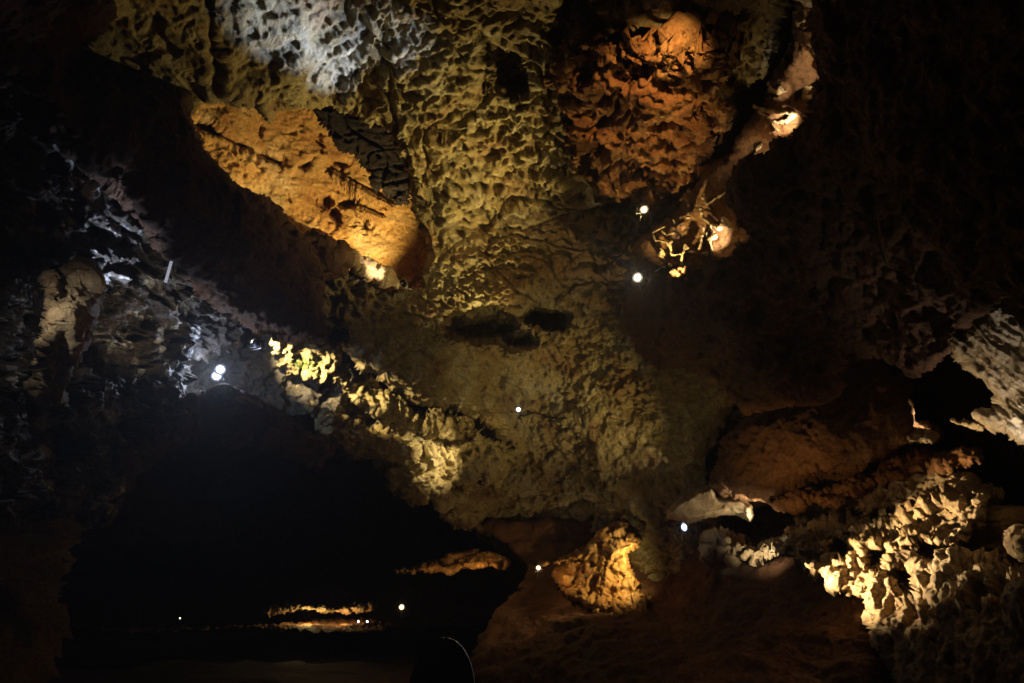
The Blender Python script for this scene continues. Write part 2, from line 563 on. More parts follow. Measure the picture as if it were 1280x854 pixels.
# yellow ledge under the lip of the vault
YL = [(336, 424), (350, 418), (410, 424), (452, 470), (520, 512), (590, 535), (640, 552), (650, 575), (620, 600), (560, 618), (520, 630), (492, 618), (478, 596),
      (452, 570), (438, 566), (405, 556), (392, 522), (368, 496), (350, 470), (340, 444)]
yl = sheet('rock_ledge', YL, [(336, 430, 18.2), (410, 424, 19.6), (352, 490, 18.8), (400, 540, 18.6), (450, 480, 20.6), (520, 520, 22), (470, 590, 20.2), (560, 610, 22.6), (640, 560, 23.6)],
           M_YEL, r_flecked, 1.0, step=1.2, roll=(10, .8), skirt=2, rough=(8, 5),
           mods=[([(352, 472), (400, 478), (440, 500), (470, 522), (460, 536), (420, 522), (380, 502)], .9, 7), ([(440, 578), (468, 560), (500, 578), (480, 592)], .8, 6), ([(420, 448), (450, 470), (480, 492), (470, 500), (440, 482), (415, 462)], .8, 5), ([(430, 500), (480, 522), (530, 538), (590, 548), (560, 560), (505, 562), (465, 545), (420, 522)], 1.0, 8)],
           dsp=lambda P, u, v, h: h + .4 * r_crust(P))
tag(yl, 'yellow broken ledge lit from its upper left end, below the central ceiling', 'rock ledge')

# right side
RIB = [(965, -120), (1090, -120), (1120, 60), (1060, 200), (940, 330), (905, 345), (870, 352), (838, 342), (800, 336), (787, 322), (796, 306), (820, 288), (842, 270),
       (852, 244), (880, 216), (922, 182), (948, 150), (968, 110), (990, 70), (1000, 30)]
RIBC = [(965, -120, 13.4), (1090, -120, 13.2), (1000, 60, 15.2), (1100, 60, 14.8), (960, 160, 15.8), (890, 240, 16.5), (830, 310, 17.0), (800, 325, 17.0), (900, 340, 16.4), (1050, 200, 15.6)]
RIBF = tps(RIBC)
rib = sheet('rock_rib', RIB, RIBC,
            M_UMBER, r_smooth, .7, step=1.2, roll=(12, .8), skirt=2, rough=(5, 3), dsp=lambda P, u, v, h: h + .18 * r_crust(P))
tag(rib, 'orange brown rib of rock with glowing edges beside the dark right ceiling', 'rock rib')

KN = [([([(941, 132), (950, 141), (959, 146), (964, 155), (971, 163)], 2.4), ([(944, 134), (961, 139), (981, 141), (991, 143), (982, 152), (966, 154)], 3.0)], 15.0, 'netted edge of rock burning white, largest along the rib'),
      ([([(960, 103), (963, 112), (973, 118), (981, 110)], 3.2)], 14.7, 'small bright triangular edge of rock above the largest white netted edge'),
      ([([(1002, 56), (1018, 66), (1026, 75), (1028, 84), (1034, 88), (1033, 98), (1023, 107), (1008, 111), (1004, 122)], 2.4), ([(1024, 72), (1029, 86)], 3.6)], 14.0, 'curved white lit rim of rock high up at the edge of the dark right ceiling'),
      ([([(999, 30), (1011, 25), (1004, 37)], 2.8)], 13.8, 'tiny bright edge of rock near the top of the view'),
      ([([(994, -6), (1006, 4), (1018, -2)], 8)], 13.4, 'yellow rock edge cut by the top of the view'),
      ([([(877, 245), (884, 256), (893, 248), (907, 241)], 1.8), ([(877, 262), (878, 271), (887, 280), (898, 285)], 2.4), ([(879, 281), (880, 290), (886, 299), (893, 295), (891, 288), (886, 280)], 2.3),
        ([(878, 294), (874, 310), (871, 316), (882, 317)], 1.8), ([(887, 302), (890, 313), (892, 318)], 1.8), ([(904, 274), (910, 281), (916, 287)], 1.6),
        ([(954, 173), (950, 183), (942, 194), (932, 208), (924, 222)], 1.2)], 15.9, 'branching white hot lattice of rock right of the two lamps'),
      ([([(863, 272), (852, 273), (844, 277), (833, 282), (815, 291), (820, 301), (833, 302), (838, 308)], 2.2), ([(828, 289), (833, 294), (844, 291)], 2), ([(837, 303), (840, 318), (852, 318), (853, 332)], 2.2),
        ([(826, 311), (828, 322), (838, 332)], 2), ([(861, 306), (853, 316)], 2)], 16.4, 'duller orange lattice of rock between the two lamps and the white hot lattice')]
for kl_, kd, kl in KN:
    al = [p for ln_, w_ in kl_ for p in ln_]
    us, vs = [p[0] for p in al], [p[1] for p in al]
    box = [(min(us) - 12, min(vs) - 12), (max(us) + 12, min(vs) - 12), (max(us) + 12, max(vs) + 12), (min(us) - 12, max(vs) + 12)]
    kn = sheet('jutting_rock', box, [(u_, v_, float(RIBF(np.array([u_]), np.array([v_]))[0]) - .45) for u_, v_ in box], M_TAN, r_flecked, .3, step=.7, lines=[(a_, b_ * .80) for a_, b_ in kl_], roll=(2, .15), skirt=.3, rough=(1.6, 2.6))
    tag(kn, kl, 'rock', 'lit edges of rock along the rib')

CLU = [(694, 62), (716, 58), (728, 44), (744, 50), (760, 62), (790, 64), (812, 54), (836, 44), (870, 40), (900, 44), (916, 90), (908, 150), (880, 200), (850, 232), (800, 246), (752, 240), (720, 204), (704, 160), (716, 110), (700, 84)]
clu = sheet('rock_cluster', CLU, [(694, 62, 16.2), (800, 60, 15.2), (900, 44, 15.0), (908, 150, 16.6), (850, 232, 18.2), (752, 240, 18.6), (704, 160, 17.6), (800, 150, 16.6)],
            M_ORUST, lambda P, k: r_pitted(P * .85 + 7.3, k), 1.4, step=1.2, roll=(7, .4), skirt=1.5, rough=(24, 14), dsp=lambda P, u, v, h: h + .55 * r_flecked(P * .8))
tag(clu, 'craggy orange mass of rock on the ceiling lit from above, upper right of centre', 'rock mass')

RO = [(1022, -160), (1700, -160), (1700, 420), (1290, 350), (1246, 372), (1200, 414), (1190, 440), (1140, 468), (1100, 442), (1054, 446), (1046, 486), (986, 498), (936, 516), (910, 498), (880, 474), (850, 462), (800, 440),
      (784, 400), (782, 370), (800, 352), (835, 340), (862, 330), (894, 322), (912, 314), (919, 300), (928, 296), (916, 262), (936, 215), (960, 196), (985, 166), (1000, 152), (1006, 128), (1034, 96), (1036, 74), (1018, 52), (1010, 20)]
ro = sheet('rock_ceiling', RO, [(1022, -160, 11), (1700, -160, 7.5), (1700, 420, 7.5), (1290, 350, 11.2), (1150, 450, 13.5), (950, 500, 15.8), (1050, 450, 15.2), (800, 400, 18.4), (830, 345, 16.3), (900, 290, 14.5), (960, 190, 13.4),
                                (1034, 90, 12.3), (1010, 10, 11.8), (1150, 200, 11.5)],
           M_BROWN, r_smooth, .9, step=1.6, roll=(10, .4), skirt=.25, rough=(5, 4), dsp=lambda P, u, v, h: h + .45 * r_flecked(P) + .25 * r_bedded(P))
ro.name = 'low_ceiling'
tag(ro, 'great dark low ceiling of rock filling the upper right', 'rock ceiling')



def wet_flutes(P, u, v):
    """rivulets running down the dip of the wall"""
    a = np.stack([((u - 1180) * .62 - (v - 400) * .78) / 16, ((u - 1180) * .78 + (v - 400) * .62) / 90, np.zeros_like(u)], -1)
    return .22 * fbm(a, 4, 401) + .05 * billow(P / .25, 3, 405) + cavity(warp(P, .4, .1, 407), .4, .1, .10, 409, .3, 2)


RW = [(1700, 300), (1300, 348), (1262, 362), (1226, 392), (1186, 430), (1196, 452), (1240, 490), (1242, 506), (1226, 520), (1236, 536), (1262, 548), (1300, 566), (1700, 660)]
rw = sheet('wet_wall', RW, [(1700, 300, 9), (1290, 355, 12.4), (1190, 430, 14.2), (1240, 500, 13.4), (1300, 560, 12.4), (1700, 660, 9)], M_WET, r_smooth, .45, step=1.2,
           roll=(14, .5), skirt=1.5, rough=(5, 3), dsp=lambda P, u, v, h: h + wet_flutes(P, u, v))
rw.name = 'flowstone_wall'
tag(rw, 'glistening pale grey wall at the right edge, lit white', 'rock wall')

BO = [(884, 604), (898, 566), (940, 524), (985, 502), (1044, 492), (1050, 452), (1074, 444), (1098, 450), (1120, 478), (1134, 506), (1138, 528), (1170, 540), (1178, 546), (1136, 552), (1105, 574), (1064, 594),
      (1010, 606), (960, 628), (915, 630)]
bo = sheet('boulder', BO, [(884, 604, 19), (940, 520, 18.6), (1000, 550, 16.6), (1060, 450, 18), (1100, 500, 17), (1170, 545, 16.6), (1010, 606, 17), (915, 630, 18.6)], M_UMBER, r_smooth, .9, step=1.3, roll=(24, 1.6), skirt=2.5, rough=(4, 3), dsp=lambda P, u, v, h: h + .3 * r_crust(P))
tag(bo, 'rounded red brown boulder with a lit right flank above the bright flowstone', 'boulder')

DP = [(700, 520), (770, 468), (850, 456), (930, 490), (915, 540), (892, 575), (888, 606), (893, 626), (845, 648), (775, 646), (752, 610), (742, 560)]
dp = sheet('rock_buttress', DP, [(700, 520, 24.0), (850, 456, 21.9), (930, 490, 20.8), (888, 606, 21.2), (775, 646, 23.6), (820, 560, 22.2)], M_OLIVE, r_smooth, .9, step=1.4, roll=(10, .5), skirt=1.5, rough=(12, 7),
           dsp=lambda P, u, v, h: h + .45 * r_flecked(P) + .2 * r_drape(P))
tag(dp, 'smooth olive rock buttress right of the central lamp', 'rock buttress')
TG = [(832, 636), (852, 620), (872, 610), (892, 604), (898, 620), (926, 620), (942, 632), (944, 644), (938, 656), (930, 650), (914, 644), (890, 648), (860, 656), (832, 648)]
tg = sheet('rock_tongue', TG, [(832, 640, 20.6), (892, 606, 20.0), (940, 640, 19.0), (860, 655, 20.3)], M_TAN, r_smooth, .35, step=1.1, roll=(9, .8), skirt=1.2, rough=(2, 1.5))
tag(tg, 'overhanging tongue of rock with a brilliantly lit white tip', 'rock')

# bright flowstone shelf, lower right
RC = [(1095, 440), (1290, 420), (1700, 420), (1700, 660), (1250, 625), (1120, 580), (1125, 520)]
rc = sheet('recess_wall', RC, [(1095, 440, 19.2), (1290, 420, 17.5), (1700, 540, 14), (1250, 625, 17.7), (1120, 580, 19.6), (1190, 500, 18.8)], M_SHADE, r_strata, .6, step=1.8, roll=(0, 0), skirt=.5)  # sheet added where only shade lies, darkness put into its colour
rc.name = 'recess_shade'
tag(rc, 'rock sheet coloured black as the shade between the boulder and the glistening grey wall', 'rock wall')

FS = [(884, 672), (915, 664), (934, 668), (950, 676), (985, 660), (1010, 654), (1050, 652), (1090, 656), (1128, 646), (1150, 628), (1190, 612), (1240, 606), (1252, 618), (1228, 650), (1216, 668), (1190, 688), (1204, 700), (1260, 702), (1300, 710), (1700, 720),
      (1700, 1000), (1180, 960), (1092, 800), (1086, 764), (1080, 744), (1046, 734), (1010, 716), (998, 704), (985, 694), (930, 702), (890, 694)]
for lp, lc, lk, lm, ln in [
    ([(948, 634), (1000, 620), (1040, 610), (1075, 598), (1110, 582), (1128, 570), (1222, 562), (1228, 578), (1180, 586), (1134, 594), (1100, 602), (1064, 620), (1048, 636), (1020, 628), (985, 632)],
     [(948, 634, 18.2), (1075, 598, 17.6), (1222, 562, 17), (1228, 578, 16.6), (1048, 634, 16.8)], .5, M_RED, 'red brown rock ledge between the round boulder and the bright flowstone shelf'),
    ([(1056, 622), (1075, 606), (1105, 598), (1140, 592), (1180, 600), (1224, 604), (1186, 622), (1152, 648), (1126, 640), (1104, 632), (1084, 640), (1070, 634)],
     [(1056, 622, 17.6), (1140, 592, 17.4), (1224, 604, 16.6), (1152, 648, 16.4), (1084, 640, 17)], .7, M_TAN, 'twisted tan knobs of rock on the slope just above the bright flowstone shelf'),
    ([(1254, 674), (1268, 664), (1310, 668), (1310, 686), (1270, 690)], [(1254, 674, 12.8), (1310, 668, 12.4), (1270, 690, 12.5)], .4, M_TAN, 'small pale knob of rock at the right edge over the flowstone shelf'),
    ([(1136, 536), (1160, 536), (1180, 546), (1160, 552), (1136, 552), (1128, 546)], [(1136, 540, 16.8), (1180, 546, 16.6), (1150, 552, 16.4)], .3, M_TAN, 'small lit tan flange of rock against the right flank of the boulder'),
    ([(1190, 524), (1204, 521), (1234, 532), (1220, 538), (1192, 534)], [(1190, 526, 14.2), (1234, 533, 13.8), (1205, 536, 14)], .25, M_TAN, 'small tan sill of rock at the lower left corner of the glistening grey wall')]:
    le = sheet('rock_ledge', lp, lc, lm, r_crust if lk > .4 else r_flecked, lk * 1.2, step=1.1, roll=(5, .35), skirt=1.2, rough=(5, 4))
    tag(le, ln, 'rock ledge')
fs = sheet('flowstone_shelf', FS, [(884, 680, 19.4), (934, 680, 18.4), (1000, 660, 17.6), (1062, 592, 18.6), (1222, 565, 17.2), (1010, 710, 16.2), (1080, 745, 14.8), (1090, 790, 14.4), (1250, 620, 15.2), (1160, 640, 15.8), (1180, 705, 13.6),
                                   (1280, 705, 12.6), (1280, 800, 11.8), (1180, 960, 12.4), (1700, 800, 8), (1700, 640, 10)],
           M_TAN, lambda P, k: .85 * r_flecked(P) + .2 * r_crust(P) + .45 * r_curtain(P), .8, step=1.2, roll=(12, 1.0), skirt=2, rough=(6, 4),
           mods=[([(1034, 684), (1050, 672), (1064, 680), (1062, 700), (1046, 704)], 1.0, 5), ([(1082, 690), (1104, 680), (1112, 692), (1104, 712), (1088, 712)], 1.1, 5), ([(1112, 716), (1136, 704), (1150, 716), (1142, 742), (1122, 742)], 1.2, 5), ([(1128, 690), (1150, 680), (1196, 684), (1200, 700), (1160, 706)], 1.3, 5),
                 ([(1000, 690), (1020, 682), (1030, 694), (1016, 702)], .6, 4), ([(1060, 668), (1094, 664), (1130, 654), (1180, 632), (1188, 640), (1142, 666), (1098, 674), (1064, 676)], .8, 5)],
           dsp=lambda P, u, v, h: h * (1 - .75 * sstep(v, 690, 735)) + r_curtain(P) * sstep(v, 685, 730))
tag(fs, 'brightly lit tan flowstone shelf with knobbly draperies, lower right', 'flowstone')

LR = [(600, 650), (700, 652), (760, 640), (840, 660), (900, 696), (1000, 710), (1085, 760), (1100, 850), (1120, 1000), (560, 1000), (600, 800), (660, 740), (668, 706), (640, 690)]
lr = sheet('rock_slope', LR, [(600, 650, 26), (760, 640, 25.2), (830, 690, 24.8), (835, 750, 22.4), (900, 700, 21.0), (1085, 760, 16.2), (1110, 1000, 11), (560, 1000, 15), (660, 720, 25), (800, 800, 19), (720, 720, 23.6)], M_BROWN, r_strata, .8, step=1.6, roll=(10, .8), skirt=2)
tag(lr, 'dark brown slope of rock at the bottom right of centre', 'rock slope')

# glowing pillar, lower centre
PL = [(690, 716), (706, 700), (724, 690), (744, 672), (756, 657), (778, 659), (792, 668), (799, 680), (785, 692), (787, 712), (799, 738), (815, 752), (812, 774), (790, 782), (756, 778), (735, 764), (718, 750), (704, 735)]
pl = sheet('rock_pillar', PL, [(664, 715, 23.4), (744, 668, 23), (770, 690, 21.6), (790, 720, 21.4), (814, 760, 20.6), (700, 740, 22), (752, 776, 20.8)], M_ORANGE, r_flecked, .6, step=1.0, roll=(10, .9), skirt=1.2, rough=(6, 4),
           dsp=lambda P, u, v, h: h + .45 * r_curtain(P))
tag(pl, 'glowing golden rock pillar at the lower centre', 'rock pillar')

CL = [(492, 714), (520, 706), (556, 700), (580, 690), (596, 688), (612, 687), (618, 690), (634, 698), (640, 704), (600, 712), (560, 714), (520, 718)]
cl = sheet('rock_crust', CL, [(492, 714, 25.4), (560, 704, 25.2), (600, 682, 25.6), (640, 704, 25), (560, 716, 24.6)], M_ORANGE, r_flecked, .6, step=1.0, roll=(6, .5), skirt=.8, rough=(5, 4))
tag(cl, 'thin line of knobbly rock glowing orange above the black passage', 'rock ledge')

CR = [(664, 709), (680, 701), (705, 697), (722, 690), (730, 694), (706, 704), (684, 709)]
cr = sheet('rock_crust', CR, [(664, 709, 22.6), (705, 698, 22.4), (730, 692, 22.2), (684, 709, 22.2)], M_ORANGE, r_flecked, .45, step=1.0, roll=(4, .4), skirt=.6, rough=(4, 4))
tag(cr, 'thin glowing crust of rock between the small warm lamp and the golden pillar', 'rock ledge')

FL = [(318, 768), (336, 760), (360, 754), (392, 752), (420, 755), (448, 758), (470, 756), (455, 764), (420, 768), (405, 770), (380, 764), (345, 768)]
fl = sheet('passage_roof', FL, [(318, 768, 38), (392, 752, 38), (455, 760, 37), (405, 768, 37.4)], M_TAN, r_flecked, .9, step=.9, roll=(4, .6), skirt=2, rough=(4, 3))
fl.name = 'rock_fringe'
tag(fl, 'far jagged fringe of rock lit white gold over the distant path', 'rock ledge')
PA = [(90, 782), (150, 786), (225, 783), (285, 784), (330, 780), (400, 775), (470, 774), (500, 780), (480, 792), (400, 791), (330, 787), (285, 786), (225, 790), (150, 792)]
pa = sheet('path', PA, [(90, 785, 34), (285, 785, 35), (400, 776, 40), (470, 774, 39), (480, 792, 33), (400, 791, 33)], M_RED, r_crust, .35, step=.9, roll=(3, .5), skirt=.6, rough=(2, 2))
structure(pa)

FR = [(424, 306), (440, 314), (470, 333), (488, 343), (496, 356), (474, 354), (442, 338), (428, 324)]
fr = sheet('rock_fringe', FR, [(424, 306, 18.3), (470, 340, 18.9), (496, 356, 19.2), (442, 338, 18.3)], M_TAN, r_crust, .5, step=1.0, roll=(5, .4), skirt=.6, rough=(3, 3))
tag(fr, 'short fringe of rock lit white by the small black spotlight under the orange hollow', 'rock ledge')

# ------------------------------------------------------------------ small fittings
DG = None


def cast(u, v, back=0.0, default=20.0):
    """where the direction first meets rock"""
    global DG
    if DG is None:
        bpy.context.view_layer.update()
        DG = bpy.context.evaluated_depsgraph_get()
    r = rays(u, v)
    ok, loc, nor, i, ob, mt = SC.ray_cast(DG, Vector(CAM), Vector(r))
    if not ok:
        return pix(u, v, default)
    return np.array(loc) - r * back


M_BLACK = plain('black_painted_metal', (.02, .02, .022), .45, .3)
M_STEEL = plain('galvanised_steel', (.45, .46, .48), .35, .9)
M_CABLE = plain('black_cable_rubber', (.015, .015, .015), .6)
M_PALE = plain('pale_plastic', (.75, .76, .80), .4)
M_TUBE = plain('dim_tube_glass', (.8, .82, .9), .3, 0, (.75, .8, 1), .35)
M_LWARM = plain('warm_lamp_glass', (.9, .8, .6), .1, 0, (1, .80, .45), 9)
M_LCOOL = plain('cool_lamp_glass', (.9, .9, .95), .1, 0, (.90, .94, 1), 14)
M_REFL = {}
for _n, _c in (('warm_lamp_glass', (1, .62, .25)), ('cool_lamp_glass', (.6, .7, 1)), ('white_lamp_glass', (1, .78, .5))):
    M_REFL[_n] = plain(_n.replace('glass', 'reflector'), (.8, .8, .8), .25, .8, _c, .9)  # bulb light on the dish painted in as emission, softens the lamp edge
M_LWHITE = plain('white_lamp_glass', (.9, .9, .9), .1, 0, (1, .95, .85), 10)


def basis(d):
    d = np.asarray(d, float)
    d = d / np.linalg.norm(d)
    up = np.array([0, 0, 1.0]) if abs(d[2]) < .95 else np.array([0, 1.0, 0])
    x = np.cross(d, up)
    x /= np.linalg.norm(x)
    return x, np.cross(x, d), d


def lathe(prof, c, d, n=24):
    """profile of (radius, distance along d)"""
    x, y, d = basis(d)
    V, F = [], []
    for r, t in prof:
        for k in range(n):
            a = 2 * math.pi * k / n
            V.append(c + d * t + (x * math.cos(a) + y * math.sin(a)) * r)
    m = len(prof)
    for i in range(m - 1):
        for k in range(n):
            F.append((i * n + k, i * n + (k + 1) % n, (i + 1) * n + (k + 1) % n, (i + 1) * n + k))
    F.append(tuple(range(n - 1, -1, -1)))
    F.append(tuple((m - 1) * n + k for k in range(n)))
    return V, F


def tube(pts, r, n=8):
    pts = [np.asarray(p, float) for p in pts]
    V, F = [], []
    for i, p in enumerate(pts):
        t = pts[min(i + 1, len(pts) - 1)] - pts[max(i - 1, 0)]
        x, y, _ = basis(t)
        rr = r[i] if isinstance(r, (list, tuple)) else r
        for k in range(n):
            a = 2 * math.pi * k / n
            V.append(p + (x * math.cos(a) + y * math.sin(a)) * rr)
    for i in range(len(pts) - 1):
        for k in range(n):
            F.append((i * n + k, i * n + (k + 1) % n, (i + 1) * n + (k + 1) % n, (i + 1) * n + k))
    F.append(tuple(range(n - 1, -1, -1)))
    F.append(tuple((len(pts) - 1) * n + k for k in range(n)))
    return V, F


def join(*vf):
    V, F = [], []
    for v, f in vf:
        o = len(V)
        V += list(v)
        F += [tuple(i + o for i in q) for q in f]
    return V, F


def empty(name, loc):
    o = bpy.data.objects.new(name, None)
    COL.objects.link(o)
    o.location = loc
    o.empty_display_size = .1
    return o


def part(name, vf, mat, parent, base, smooth=True):
    V, F = vf
    o = mesh_obj(name, np.array(V) - base, F, mat, parent, smooth)
    return o


def floodlight(p, face, r, foot, glass, label, group='floodlights in the cave', name='floodlight', lenses=1):
    """a round lamp: body with fins, ring, glass, forked bracket and a stem down to the rock"""
    p = np.asarray(p, float)
    foot = np.asarray(foot, float)
    x, y, d = basis(face)
    t = empty(name, foot)
    tag(t, label, 'lamp', group)
    cs = [p] if lenses == 1 else [p + y * r * .66 - x * r * .2, p - y * r * .66 + x * r * .2 - d * r * .12]
    for c in cs:
        prof = [(r * .45, -r * 2.1), (r * .62, -r * 2.0)]
        for k in range(5):
            z = -r * (1.9 - .24 * k)
            prof += [(r * .66, z), (r * .92, z + r * .04), (r * .92, z + r * .12), (r * .66, z + r * .16)]
        prof += [(r * .8, -r * .6), (r * 1.04, -r * .15), (r * 1.04, -r * .02)]
        part('housing', lathe(prof, c, d), M_BLACK, t, foot)
        part('bezel', lathe([(r * 1.06, -r * .10), (r * 1.16, -r * .08), (r * 1.16, r * .12), (r * 1.02, r * .12), (r * 1.0, r * .03)], c, d), M_BLACK, t, foot)
        part('reflector', lathe([(r * 1.0, r * .03), (r * .62, -r * .02)], c, d), M_REFL[glass.name], t, foot)
        part('lens', lathe([(r * .66, r * .02), (r * .5, r * .10), (r * .3, r * .15), (r * .05, r * .17)], c, d), glass, t, foot)
    q = p - d * r * 1.0
    fork = tube([q + x * r * 1.2, q + x * r * 1.25 - y * r * 1.3, q - x * r * 1.25 - y * r * 1.3, q - x * r * 1.2], r * .12)
    stem = tube([q - y * r * 1.3, foot + (q - y * r * 1.3 - foot) * .3, foot], r * .14)
    part('bracket', join(fork, stem), M_STEEL, t, foot)
    return t


def toward_cam(p, up=0., side=0.):
    f = CAM - np.asarray(p)
    f = f / np.linalg.norm(f)
    return f + np.array([side, 0, up])


for (u, v, d, r, fu, fv, glass, up, side, ln, lab) in [
    (797, 347, 17.0, .125, 800, 362, M_LWHITE, .05, -.1, 1, 'white hot floodlight below the orange rib, lower of two lamps in the upper right'),
    (805, 262, 17.2, .11, 800, 276, M_LWARM, -.5, .3, 1, 'oval lit floodlight in the dark gap left of the orange rib, upper of two lamps'),
    (273, 466, 16.0, .115, 279, 496, M_LCOOL, 0, .1, 2, 'dazzling cold white twin floodlight standing on the brown shelf at the left'),
    (648, 512, 22.6, .09, 647, 522, M_LWHITE, .1, 0, 1, 'small white lamp with a trailing cable in the centre of the back wall'),
    (855, 659, 19.4, .115, 853, 676, M_LCOOL, .1, .75, 1, 'cold white oval lamp in the dark under the tongue of rock'),
    (673, 710, 22.6, .085, 671, 722, M_LWARM, 0, 0, 1, 'small warm lamp at the left foot of the golden pillar'),
    (502, 759, 24.5, .095, 502, 772, M_LWARM, 0, 0, 1, 'small yellow lamp low down left of the golden pillar, near the distant path'),
]:
    p = pix(u, v, d)
    floodlight(p, toward_cam(p, up, side), r, pix(fu, fv, d + .25), glass, lab, lenses=ln)

# spotlights seen from the side or from behind
for (u, v, d, r, tu, tv, td, fu, fv, lab) in [
    (504, 353, 18.3, .085, 420, 250, 21.5, 515, 362, 'black spotlight aimed up into the orange hollow from its lower right corner'),
    (326, 431, 17.0, .10, 390, 450, 18.0, 322, 438, 'black spotlight at the upper end of the yellow ledge, nearer to the bright rock'),
    (317, 427, 17.0, .08, 300, 400, 16.5, 314, 436, 'smaller black spotlight at the upper end of the yellow ledge, farther from the bright rock'),
]:
    p = pix(u, v, d)
    floodlight(p, pix(tu, tv, td) - p, r, pix(fu, fv, d + .2), M_LWHITE, lab, group='black spotlights seen from behind', name='spotlight')

# far glints of lamps over the path
for (u, v, d, r, g, lab) in [(448, 777, 33, .05, M_LCOOL, 'left of two tiny bluish lamps on the distant path'),
                             (459, 777, 33, .055, M_LCOOL, 'right of two tiny bluish lamps on the distant path'),
                             (225, 773, 31, .035, M_LWARM, 'tiny lone lamp over the dark path at the lower left')]:
    p = pix(u, v, d)
    floodlight(p, toward_cam(p), r, p + np.array([0, .1, -.6]), g, lab, group='tiny lamps along the distant path', name='path_light')


def cable(uv, off, r, mat, label, cat='cable', name='cable', dd=None):
    pts = []
    for i, (u, v) in enumerate(uv):
        pts.append(pix(u, v, dd[i]) if dd else cast(u, v, off))
    # smooth resample
    out = []
    for i in range(len(pts) - 1):
        p0, p1, p2, p3 = pts[max(i - 1, 0)], pts[i], pts[i + 1], pts[min(i + 2, len(pts) - 1)]
        for k in range(5):
            t = k / 5
            out.append(.5 * (2 * p1 + (p2 - p0) * t + (2 * p0 - 5 * p1 + 4 * p2 - p3) * t * t + (3 * p1 - p0 - 3 * p2 + p3) * t ** 3))
    out.append(pts[-1])
    V, F = tube(out, r)
    return tag(mesh_obj(name, V, F, mat), label, cat)


cable([(650, 519), (656, 520), (664, 517), (673, 517), (681, 521), (694, 523), (708, 523)], .12, .028, M_CABLE, 'black cable looping along the back wall from the central lamp')
cable([(734, 516), (729, 520), (730, 526), (731, 536)], .12, .045, M_CABLE, 'short dark cable and conduit on the back wall right of the central lamp', 'conduit', 'conduit')
cable([(1096, 262), (1099, 285), (1103, 304), (1107, 320), (1111, 334)], .12, .02, M_BROWN, 'thin brown root hanging down the dark low ceiling', 'root', 'root')
cable([(809, 349), (812, 343), (820, 339), (828, 334), (832, 335)], .10, .022, M_PALE, 'thin lit cable running right from the lower lamp under the orange rib', 'cable')
cable([(225, 478), (227, 484), (229, 491)], .15, .03, M_PALE, 'pair end of pale conduit at the shelf edge left of the twin floodlight', 'conduit', 'conduit')
tb = empty('fluorescent_tube', pix(206, 356, 13.2))
tag(tb, 'thin pale tube standing at a tilt in front of the dark slanting rock, left', 'tube lamp')
b0 = pix(206, 356, 13.2)
part('tube', tube([pix(206.6, 354, 13.2), pix(214.5, 326, 13.3)], .024, 12), M_TUBE, tb, b0)
part('bracket', tube([pix(210, 341, 13.25), pix(211, 341, 14.4)], .02, 8), M_STEEL, tb, b0)
part('end_cap', tube([pix(206, 356, 13.2), pix(206.8, 353.4, 13.2)], .029, 12), M_STEEL, tb, b0)
part('end_cap', tube([pix(214.3, 326.6, 13.3), pix(215, 324, 13.3)], .029, 12), M_STEEL, tb, b0)
# pale slab
SL = [pix(298, 500, 15.6), pix(306, 499, 15.7), pix(316, 502, 15.8), pix(326, 507, 15.9)]
V, F = [], []
for i, p in enumerate(SL):
    w_ = (.12, .17, .17, .10)[i]
    for dx, dz in ((0, .035), (0, -.035)):
        for s_ in (-1, 1):
            V.append(p + np.array([.02 * s_, w_ * s_, dz]))
for i in range(3):
    a_ = i * 4
    F += [(a_, a_ + 1, a_ + 5, a_ + 4), (a_ + 2, a_ + 6, a_ + 7, a_ + 3), (a_, a_ + 4, a_ + 6, a_ + 2), (a_ + 1, a_ + 3, a_ + 7, a_ + 5)]
F += [(0, 2, 3, 1), (12, 13, 15, 14)]
tag(mesh_obj('stone_slab', V, F, M_TAN, smooth=False), 'pale bent slab lying on the brown shelf right of the twin floodlight', 'slab')


# stalactite fringes in the orange hollow
def fringe(line, depth, lens, n, label):
    V, F = [], []
    rnd = random.Random(n)
    for i in range(n):
        t = i / (n - 1)
        k = t * (len(line) - 1)
        j = min(int(k), len(line) - 2)
        f = k - j
        u = line[j][0] * (1 - f) + line[j + 1][0] * f
        v = line[j][1] * (1 - f) + line[j + 1][1] * f
        L = (lens[j] * (1 - f) + lens[j + 1] * f) * rnd.uniform(.45, 1.0)
        p = cast(u, v, .16)
        e = p + np.array([rnd.uniform(.0, .12) * L, -.05, -L])
        r = rnd.uniform(.028, .05)
        a = tube([p + np.array([0, .25, .12]), p, p + (e - p) * .4, p + (e - p) * .75, e], [r * 2.2, r * 1.4, r, r * .7, r * .2], 7)
        V2, F2 = join((V, F), a)
        V, F = V2, F2
    return tag(mesh_obj('stalactite_curtain', V, F, M_ORANGE), label, 'stalactites', 'stalactite fringes in the orange hollow')


